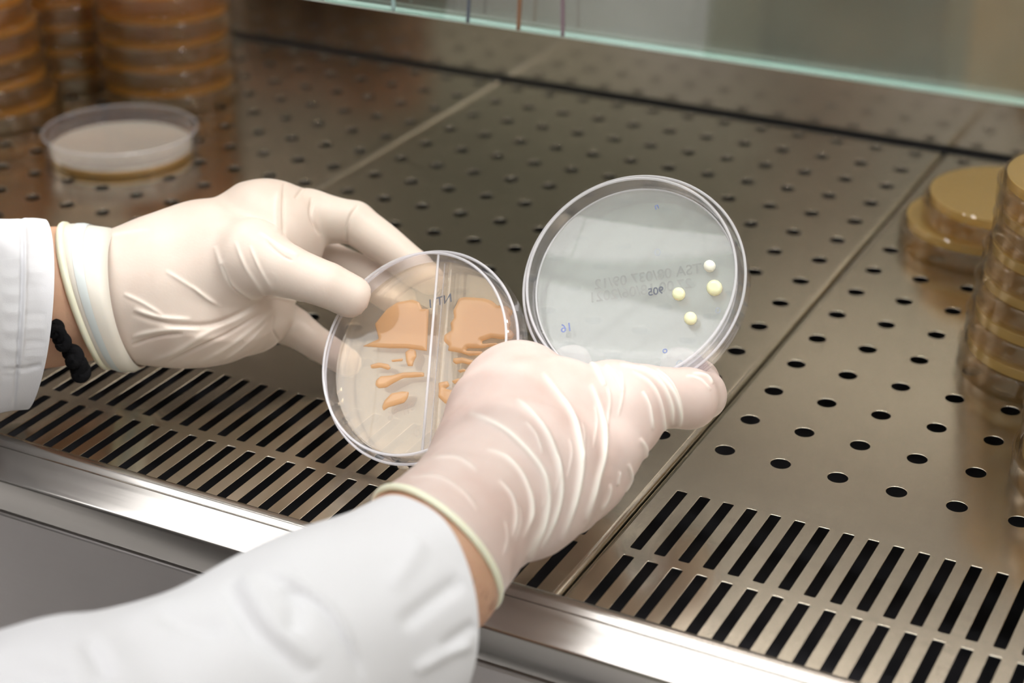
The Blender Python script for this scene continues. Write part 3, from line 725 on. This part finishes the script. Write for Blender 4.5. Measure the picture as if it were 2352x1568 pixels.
LL = [(zl([(1708, 100), (1700, 250), (1702, 430)]), 5, -.0010, 0), (zl([(1665, 150), (1650, 290), (1660, 400)]), 7, .0006, .4),
      (zl([(1830, 120), (1770, 200)]), 5, -.0006, 0), (zl([(1870, 190), (1862, 280), (1880, 340), (1925, 420)]), 5, -.0010, 0),
      (zl([(2150, 230), (2100, 310), (2080, 400), (2090, 490)]), 4.5, -.0009, 0),
      (zl([(1285, 480), (1330, 600), (1380, 700), (1470, 770), (1580, 800)]), 7, .0010, .7), (zl([(1330, 590), (1390, 720), (1500, 800)]), 4, -.0008, 0),
      (zl([(1410, 450), (1470, 600), (1540, 710), (1600, 780)]), 6, .0009, .6), (zl([(1500, 480), (1560, 620), (1640, 760)]), 5, .0007, .5),
      (zl([(1550, 400), (1680, 490), (1790, 540)]), 7, .0009, .7), (zl([(1590, 450), (1680, 530), (1760, 570)]), 4, -.0006, 0),
      (zl([(990, 630), (1150, 730), (1330, 850)]), 6, .0007, .5), (zl([(1150, 720), (1230, 790), (1300, 830)]), 5, .0006, .5),
      (zl([(790, 890), (950, 940), (1120, 960), (1280, 950), (1450, 885), (1600, 790)]), 8, -.0013, 0), (zl([(800, 860), (960, 910), (1150, 925)]), 7, .0010, .7),
      (zl([(790, 1030), (900, 1000), (1060, 980), (1200, 985)]), 7, .0011, .7), (zl([(790, 1080), (940, 1030), (1100, 1010)]), 5, -.0008, 0),
      (zl([(880, 1180), (1050, 1120), (1250, 1000), (1420, 920), (1560, 840)]), 8, .0009, .5), (zl([(1000, 1190), (1200, 1090), (1400, 990), (1580, 880)]), 5, -.0008, 0),
      (zl([(1190, 1190), (1380, 1080), (1540, 960), (1640, 860)]), 7, .0008, .5), (zl([(1340, 1170), (1490, 1060), (1620, 930)]), 5, .0006, .4),
      (zl([(660, 420), (760, 400), (900, 380)]), 6, .0006, .4), (zl([(740, 770), (850, 820), (980, 900)]), 6, .0008, .5),
      (zl([(1650, 900), (1640, 980), (1680, 1060)]), 4, -.0006, 0), (zl([(1600, 790), (1680, 790), (1760, 810), (1820, 820)]), 5, .0007, .6)]
LL = [(a_, b_*.78, c_*(.62 if c_ > 0 else .95), d_) for a_, b_, c_, d_ in LL]
D_ = ridges(V, N, LL, fold)
D_ += .00025*noise1(V, 5, 150)
V = V+N*D_[:, None]
g_l = link('glove', mesh('glove', V, Q), M['glove_l']); add_fold(g_l, fold); pchild(g_l)
g_l['label'] = 'loose left latex glove with a rolled cuff'
# folded cuff: flared double layer ending in a rolled bead
nb = CR.T@np.array([.955, -.29, .02]); nb /= np.linalg.norm(nb)
rg = []
for k, (u, v_, D, r) in enumerate(((300, 684, .789, 158), (275, 686, .789, 166), (248, 684, .789, 169), (222, 681, .789, 170), (200, 679, .789, 168))):
    ax = aL*(1-k/4)+nb*(k/4)
    rg.append(ring3(W(u, v_, D), ax, r*D/F, wob=.012, seed=2))
v, f = loft(rg); o = link('cuff', mesh('cuff', v, f), M['cuff'], g_l); o.data.transform(PINV); sm = o.modifiers.new('thick', 'SOLIDIFY'); sm.thickness = .0007
def px_ring(pts, D0, dd):
    """closed ring: front arc given in pixels, back arc mirrored behind the wrist"""
    fr = smooth_path(np.array(pts, float), 40); F_ = np.array([W(u, v_, D0-dd*math.sin(math.pi*i/39)) for i, (u, v_) in enumerate(fr)])
    B_ = np.array([W(u+14*math.sin(math.pi*i/39), v_, D0+dd*math.sin(math.pi*i/39)) for i, (u, v_) in enumerate(fr)])
    return np.concatenate([F_, B_[::-1][1:-1]])
br = px_ring([(150, 517), (143, 560), (141, 610), (147, 660), (158, 710), (172, 755), (192, 795), (216, 825), (246, 841)], .785, .036)
o = tube('cuff_bead', rg[-1], .0019, M['bead'], g_l, 10, True); o.data.transform(PINV)
bz = [ring3(W(u, v_, .789), aL*(1-k)+nb*k, r*.789/F, wob=.012, seed=2) for u, v_, r, k in ((250, 684, 174.0, .50), (238, 682, 176.0, .62), (226, 681, 175.0, .73))]
v, f = loft(bz); o = link('inner_layer', mesh('inner_layer', v, f), principled('latex_blue_grey', (.56, .605, .605), .45), g_l); o.data.transform(PINV)
hem = px_ring([(262, 525), (258, 580), (268, 640), (290, 690)], .79, .028)

# ---- arms, trunk and head: one skin
JW = lambda u, v_, D: W(u, v_, D)
elR = np.array([.075, -.80, -.045]); shR = np.array([.045, -1.03, .26]); elL = np.array([-.33, -.74, -.02]); shL = np.array([-.285, -1.03, .26])
wrR = W(1030, 1238, .627); wrL = W(215, 684, .789)
chain = [((-.12, -1.03, -.50), (-.12, -1.04, -.12), .125, .115), ((-.12, -1.04, -.12), (-.12, -1.04, .16), .115, .125), ((-.12, -1.04, .18), (-.12, -1.03, .30), .10, .055),
         ((-.12, -1.03, .30), (-.12, -.99, .40), .052, .055), (shL+[.05, 0, -.01], shR-[.05, 0, -.01], .050, .050),
         (shR, elR, .044, .038), (elR, W(85, 1790, .545), .038, .036), (W(85, 1790, .545), W(600, 1600, .574), .036, .031), (W(600, 1600, .574), W(985, 1290, .619), .031, .0262), (shL, elL, .044, .038), (elL, W(-260, 740, .742), .038, .035), (W(-260, 740, .742), W(130, 680, .786), .035, .0280),
         (W(985, 1290, .619), W(1060, 1205, .634), .0258, .017), (W(1060, 1205, .634), W(1180, 1050, .665), .017, .012),
         (W(130, 680, .79), W(205, 680, .79), .0280, .0235), (W(205, 680, .79), W(420, 660, .79), .0235, .014),
         ((-.12, -.995, .50), (-.12, -.975, .47), .083, .072), ((-.12, -.96, .43), (-.12, -.925, .415), .045, .022), ((-.12, -.895, .485), (-.12, -.877, .462), .009, .013),
         ((-.205, -.99, .47), (-.207, -.995, .50), .011, .014), ((-.035, -.99, .47), (-.033, -.995, .50), .011, .014)]
chain = [(np.array(a, float), np.array(b, float), r0, r1) for a, b, r0, r1 in chain]
def fbody(g):
    d = None
    for a, b, r0, r1 in chain:
        e = cap_sdf(g, a, b, r0, r1); d = e if d is None else smin(d, e, .014)
    return d
P_ = np.array([x for c in chain for x in c[:2]])
V, Q = sdf_object(fbody, P_.min(0)-.15, P_.max(0)+.14, .0058, 3)
body = link('body', mesh('body', V, Q), M['skin']); pchild(body)
# hairs on the two bare bits of forearm
vv, ff = [], []
def hairs(a, b, r, n, t0, t1, seed):
    r_ = np.random.default_rng(seed); ax = (b-a)/np.linalg.norm(b-a); x = np.cross(ax, CAMZ); x /= np.linalg.norm(x); y = np.cross(ax, x)
    for _ in range(n):
        t = r_.uniform(t0, t1); an = r_.uniform(0, 2*math.pi); nrm = math.cos(an)*x+math.sin(an)*y
        p = a+(b-a)*t+nrm*(r*.985); tg = np.cross(nrm, ax)*r_.normal(.5, .4)+ax*r_.uniform(.4, 1); tg /= np.linalg.norm(tg); L_ = r_.uniform(.006, .012)
        if (p+tg*L_-cR)@aC > -.0015: continue
        s_ = np.cross(nrm, tg)*.0002; q = p+tg*L_*.5+nrm*.0012; e = p+tg*L_+nrm*.0010; i = len(vv)
        vv.extend([p-s_, p+s_, q+s_, q-s_, e, p+nrm*.0002, q+nrm*.0003]); ff.extend([(i, i+1, i+2, i+3), (i+3, i+2, i+4)])
dR = wrR-elR
hE = W(985, 1290, .619); h0 = W(600, 1600, .574); hairs(h0, hE, .0274, 1100, .55, 1.15, 1)
h_ = link('arm_hair', mesh('arm_hair', vv, ff), M['hair'], smooth=False); pchild(h_, None); h_['kind'] = 'stuff'
# head of hair
def fhair(g):
    d = cap_sdf(g, np.array([-.12, -1.004, .515]), np.array([-.12, -1.02, .47]), .089, .078)
    return np.maximum(d, -( (g-np.array([-.12, -.945, .50]))@np.array([0, -.86, .5]) )-.002)
V, Q = sdf_object(fhair, (-.23, -1.13, .36), (-.01, -.89, .62), .006, 2); pchild(link('hair', mesh('hair', V, Q), M['hair']))
for s_ in (-1, 1):
    e = lathe('eye', [(0, .011), (.006, .0085), (.010, .004), (.011, 0)], M['coat'], None, 20)
    e.data.transform(Matrix.Translation((-.12+s_*.032, -.906, .497)) @ Matrix.Rotation(-math.pi/2, 4, 'X')); pchild(e)

# ---- lab coat
def ring_px(u, v_, D, chord, r, s_, n=240, pw=1.0, b=None):
    """sleeve ring: chord direction in the picture plane, s_ = how far it turns away from us"""
    c = np.array(chord, float); c /= np.linalg.norm(c); a = np.array([c[1], -c[0]]) if b is None else np.array([math.cos(b), -math.sin(b)]); rm = r*D/F
    e1 = CR.T@np.array([-c[0], -c[1], 0]); e2 = CR.T@np.array([a[0]*s_, a[1]*s_, -math.sqrt(max(0, 1-s_*s_))])
    t = np.linspace(0, 2*math.pi, n, endpoint=False)
    g = lambda x: np.sign(x)*np.abs(x)**pw
    return W(u, v_, D)+rm*(g(np.cos(t))[:, None]*e1+g(np.sin(t))[:, None]*e2)
def ring_w(c, ax, r, n=240, r2=None, e1=None):
    ax = np.array(ax, float); ax /= np.linalg.norm(ax); e1 = np.array(e1, float); e1 -= ax*(ax@e1); e1 /= np.linalg.norm(e1); e2 = np.cross(ax, e1)
    t = np.linspace(0, 2*math.pi, n, endpoint=False); return np.array(c)+r*np.cos(t)[:, None]*e1+(r2 or r)*np.sin(t)[:, None]*e2
def dense(rings, m):
    R_ = np.stack(rings); t = np.arange(len(R_)); out = []
    for x in np.linspace(0, len(R_)-1, m):
        k = min(int(x), len(R_)-2); u = x-k; p0, p1, p2, p3 = R_[max(k-1, 0)], R_[k], R_[k+1], R_[min(k+2, len(R_)-1)]
        out.append(.5*((2*p1)+(-p0+p2)*u+(2*p0-5*p1+4*p2-p3)*u*u+(-p0+3*p1-3*p2+p3)*u**3))
    return out
def sleeve(rings, m, lines, seed, name='sleeve', amp=.0012):
    R_ = dense(rings, m); n = len(R_[0]); v, f = loft(R_); v = np.array(v); Q = np.array(f)
    N = vnormals(v, Q); cen = np.repeat(np.array([r.mean(0) for r in R_]), n, 0)
    if ((v-cen)*N).sum() < 0: N = -N; f = [q[::-1] for q in f]
    fo = np.zeros(len(v)); D_ = ridges(v, N, lines, fo)+amp*noise1(v, seed, 38)+amp*.35*noise1(v, seed+1, 120)
    v = v+N*D_[:, None]
    # hem turned inside
    first = v[:n]; c0 = first.mean(0); a0 = R_[1].mean(0)-R_[0].mean(0); a0 /= np.linalg.norm(a0)
    extra = [first+(c0-first)*.035, first+(c0-first)*.05+a0*.03]
    base = len(v); v = np.concatenate([v]+extra)
    for k in range(n):
        k2 = (k+1) % n; f.append((k2, k, base+k, base+k2)); f.append((base+k2, base+k, base+n+k, base+n+k2))
    o = link(name, mesh(name, v, f), M['coat']); pchild(o, coat)
    return o, R_
# coat body: shell of the trunk, open down the front
vv, ff = [], []; nn = 64
lv = [(-.62, .245, .175), (-.45, .235, .165), (-.25, .22, .155), (-.05, .21, .150), (.10, .215, .150), (.20, .22, .145), (.27, .205, .125), (.315, .14, .10), (.335, .085, .08), (.36, .078, .078)]
for z, a, b in lv:
    for k in range(nn+1):
        t = math.radians(112+(360-52)*k/nn)
        vv.append((-.12+a*math.cos(t)*(1+.02*math.sin(7*t+z*9)), -1.035+b*math.sin(t)*(1+.02*math.sin(5*t-z*7)), z))
for i in range(len(lv)-1):
    for k in range(nn): ff.append((i*(nn+1)+k, i*(nn+1)+k+1, (i+1)*(nn+1)+k+1, (i+1)*(nn+1)+k))
coat = link('lab_coat', mesh('lab_coat', vv, ff), M['coat']); pchild(coat)
sm = coat.modifiers.new('thick', 'SOLIDIFY'); sm.thickness = .002; sb = coat.modifiers.new('soft', 'SUBSURF'); sb.levels = 1; sb.render_levels = 1
vv, ff = [], []
for z, a, b in lv[:-1]:
    for k in range(33):
        t = 2*math.pi*k/33; vv.append((-.12+(a-.03)*math.cos(t), -1.035+(b-.02)*math.sin(t), z))
for i in range(len(lv)-2):
    for k in range(33): ff.append((i*33+k, i*33+(k+1) % 33, (i+1)*33+(k+1) % 33, (i+1)*33+k))
shirt = link('shirt', mesh('shirt', vv, ff), principled('shirt_grey', (.20, .19, .19), .85)); pchild(shirt)
for s_ in (-1, 1):
    lg = [ring_w((-.12+s_*.10, -1.03, z), (0, 0, 1), r, 32, None, (1, 0, 0)) for z, r in ((-.5, .105), (-.7, .085), (-.87, .07))]
    v, f = loft(lg, True); pchild(link('trouser_leg', mesh('trouser_leg', v, f), M['trouser']))
for s_ in (-1, 1):
    rg = [(-.0, .04, .035), (.01, .05, .045)]
    bm_o = box('shoe', (-.12+s_*.10-.045, -1.09, -.899), (-.12+s_*.10+.045, -.83, -.83), M['cord'], None, .025); pchild(bm_o)
# sleeves
e1 = -(CR.T@np.array([.4, .9, 0]))
rgR = [ring_px(901, 1427, .600, (.053, 1), 295, .707, pw=.96, b=.16), ring_px(868, 1450, .597, (.08, 1), 297, .69, pw=.96, b=.2), ring_px(785, 1497, .590, (.11, 1), 300, .65, b=.27), ring_px(630, 1580, .576, (.16, .99), 306, .60, b=.33),
       ring_px(352, 1702, .558, (.24, .97), 320, .55, b=.33), ring_px(85, 1782, .545, (.25, .97), 340, .5, b=.3)]
t0 = rgR[-1].mean(0)
for c, ax, r in ((elR*.75+t0*.25, elR-t0, .060), (elR+[.0, -.03, .02], (-.1, -.7, .5), .066), (elR*.5+shR*.5, shR-elR, .070), (shR+[.012, 0, .012], [-.75, .05, .66], .078), (shR+[-.045, 0, .035], [-1, 0, .45], .074)):
    lm_ = rgR[-1].mean(0); q = ring_w(c, ax, r, 240, None, rgR[-1][0]-lm_)
    if ((q[60]-q.mean(0))@(rgR[-1][60]-lm_)) < 0: q = np.concatenate([q[:1], q[1:][::-1]])
    rgR.append(q)
def z5(pts): return [(x*1200/2352, 1000+y*568/1113) for x, y in pts]
LS = [(z5([(1180, 650), (1330, 710), (1440, 780), (1520, 880), (1580, 980), (1630, 1090)]), 7, -.0016, 0), (z5([(1200, 630), (1350, 690), (1470, 770), (1550, 880), (1610, 1000)]), 9, .0012, 0),
      (z5([(1020, 670), (1080, 760), (1150, 870), (1250, 960), (1400, 1090)]), 14, -.0030, 0), (z5([(1080, 660), (1160, 780), (1260, 900), (1420, 1040)]), 18, .0022, 0),
      (z5([(700, 770), (850, 840), (1000, 870)]), 16, -.0020, 0), (z5([(380, 900), (430, 980), (480, 1090)]), 16, -.0022, 0), (z5([(0, 1030), (150, 1070), (300, 1110)]), 18, -.002, 0),
      (z5([(1800, 860), (1950, 740), (2090, 640)]), 14, -.0018, 0), (z5([(1990, 960), (2090, 890), (2150, 850)]), 9, -.0016, 0), (z5([(1870, 1070), (2020, 980), (2140, 940)]), 10, .0018, 0),
      (z5([(1290, 700), (1330, 780), (1310, 900)]), 14, -.0018, 0), (z5([(1750, 700), (1850, 560), (1900, 470)]), 16, .0010, 0)]
LS = [(a_, b_*(1.0 if i < 2 else 1.5), c_*(1.2 if i < 2 else .95), d_) for i, (a_, b_, c_, d_) in enumerate(LS)]
s_r, R_ = sleeve(rgR, 260, LS, 11, amp=.0018)
rgL = [ring_px(80, 724, .770, (-.10, .99), 213, .42), ring_px(34, 724, .768, (-.09, .99), 216, .42), ring_px(-60, 730, .760, (-.05, 1.0), 222, .42), ring_px(-260, 745, .735, (.05, 1.0), 236, .42)]
t0 = rgL[-1].mean(0)
for c, ax, r in ((elL*.8+t0*.2, elL-t0, .060), (elL+[0, -.03, .02], (.0, -.7, .5), .066), (elL*.5+shL*.5, shL-elL, .070), (shL+[-.012, 0, .012], [.75, .05, .66], .078), (shL+[.045, 0, .035], [1, 0, .45], .074)):
    lm_ = rgL[-1].mean(0); q = ring_w(c, ax, r, 240, None, rgL[-1][0]-lm_)
    if ((q[60]-q.mean(0))@(rgL[-1][60]-lm_)) < 0: q = np.concatenate([q[:1], q[1:][::-1]])
    rgL.append(q)
LL2 = [(zl([(128, 320), (132, 600), (120, 900), (100, 1200), (80, 1450)]), 4, -.0012, 0), (zl([(146, 330), (150, 600), (138, 900), (115, 1200)]), 5, .0008, 0), (zl([(0, 1200), (150, 1210), (250, 1190)]), 5, -.0010, 0)]
for k in range(14): LL2.append((zl([(0, 560+52*k), (60, 575+52*k), (120, 570+52*k)]), 5, .0010*(-1)**k, 0))
for k in range(9): LL2.append((zl([(140, 500+80*k), (200, 490+80*k), (280, 500+80*k)]), 6, .0007*(-1)**k, 0))
LL2 = [(a_, b_, c_*(1.3 if i < 3 else rng.uniform(.25, .75)), d_) for i, (a_, b_, c_, d_) in enumerate(LL2)]
s_l, _ = sleeve(rgL, 240, LL2, 17)
# ---- knotted black cord round the left wrist
bc = px_ring([(136, 700), (128, 738), (133, 775), (152, 795), (175, 812)], .785, .022)
bl = tube('bracelet', smooth_path(np.concatenate([bc, bc[:1]]), 160), .0022, M['cord'], None, 10); pchild(bl)
def knot(pts, r, name):
    pts = np.array(pts); t = np.linspace(0, 1, 60); base = smooth_path(pts, 60)
    out = []
    for i, p in enumerate(base):
        a = t[i]*22; out.append(W(*p)+.0018*(math.cos(a)*CR[0]+math.sin(a)*CR[1])+.0012*math.sin(a*.5)*CR[2])
    o = tube(name, out, r, M['cord'], bl, 8); o.data.transform(PINV)
knot([(126, 745, .757), (132, 765, .755), (148, 790, .755)], .0021, 'knot')
knot([(160, 802, .762), (172, 822, .762), (182, 845, .764), (188, 858, .766)], .0028, 'knot')
#@@END

# ------------------------------------------------------------------ light and view
wd = bpy.data.worlds.new('world'); S.world = wd; wd.use_nodes = True
wd.node_tree.nodes['Background'].inputs[0].default_value = (.8, .82, .85, 1); wd.node_tree.nodes['Background'].inputs[1].default_value = .3
S.cycles.transparent_max_bounces = 48; S.cycles.max_bounces = 8; S.cycles.glossy_bounces = 5; S.cycles.use_adaptive_sampling = True; S.cycles.adaptive_threshold = .02
S.cycles.use_denoising = True; S.cycles.sample_clamp_indirect = 6
S.view_settings.view_transform = 'Standard'; S.view_settings.look = 'None'; S.view_settings.gamma = 1; S.view_settings.use_curve_mapping = False
S.view_settings.exposure = -.3
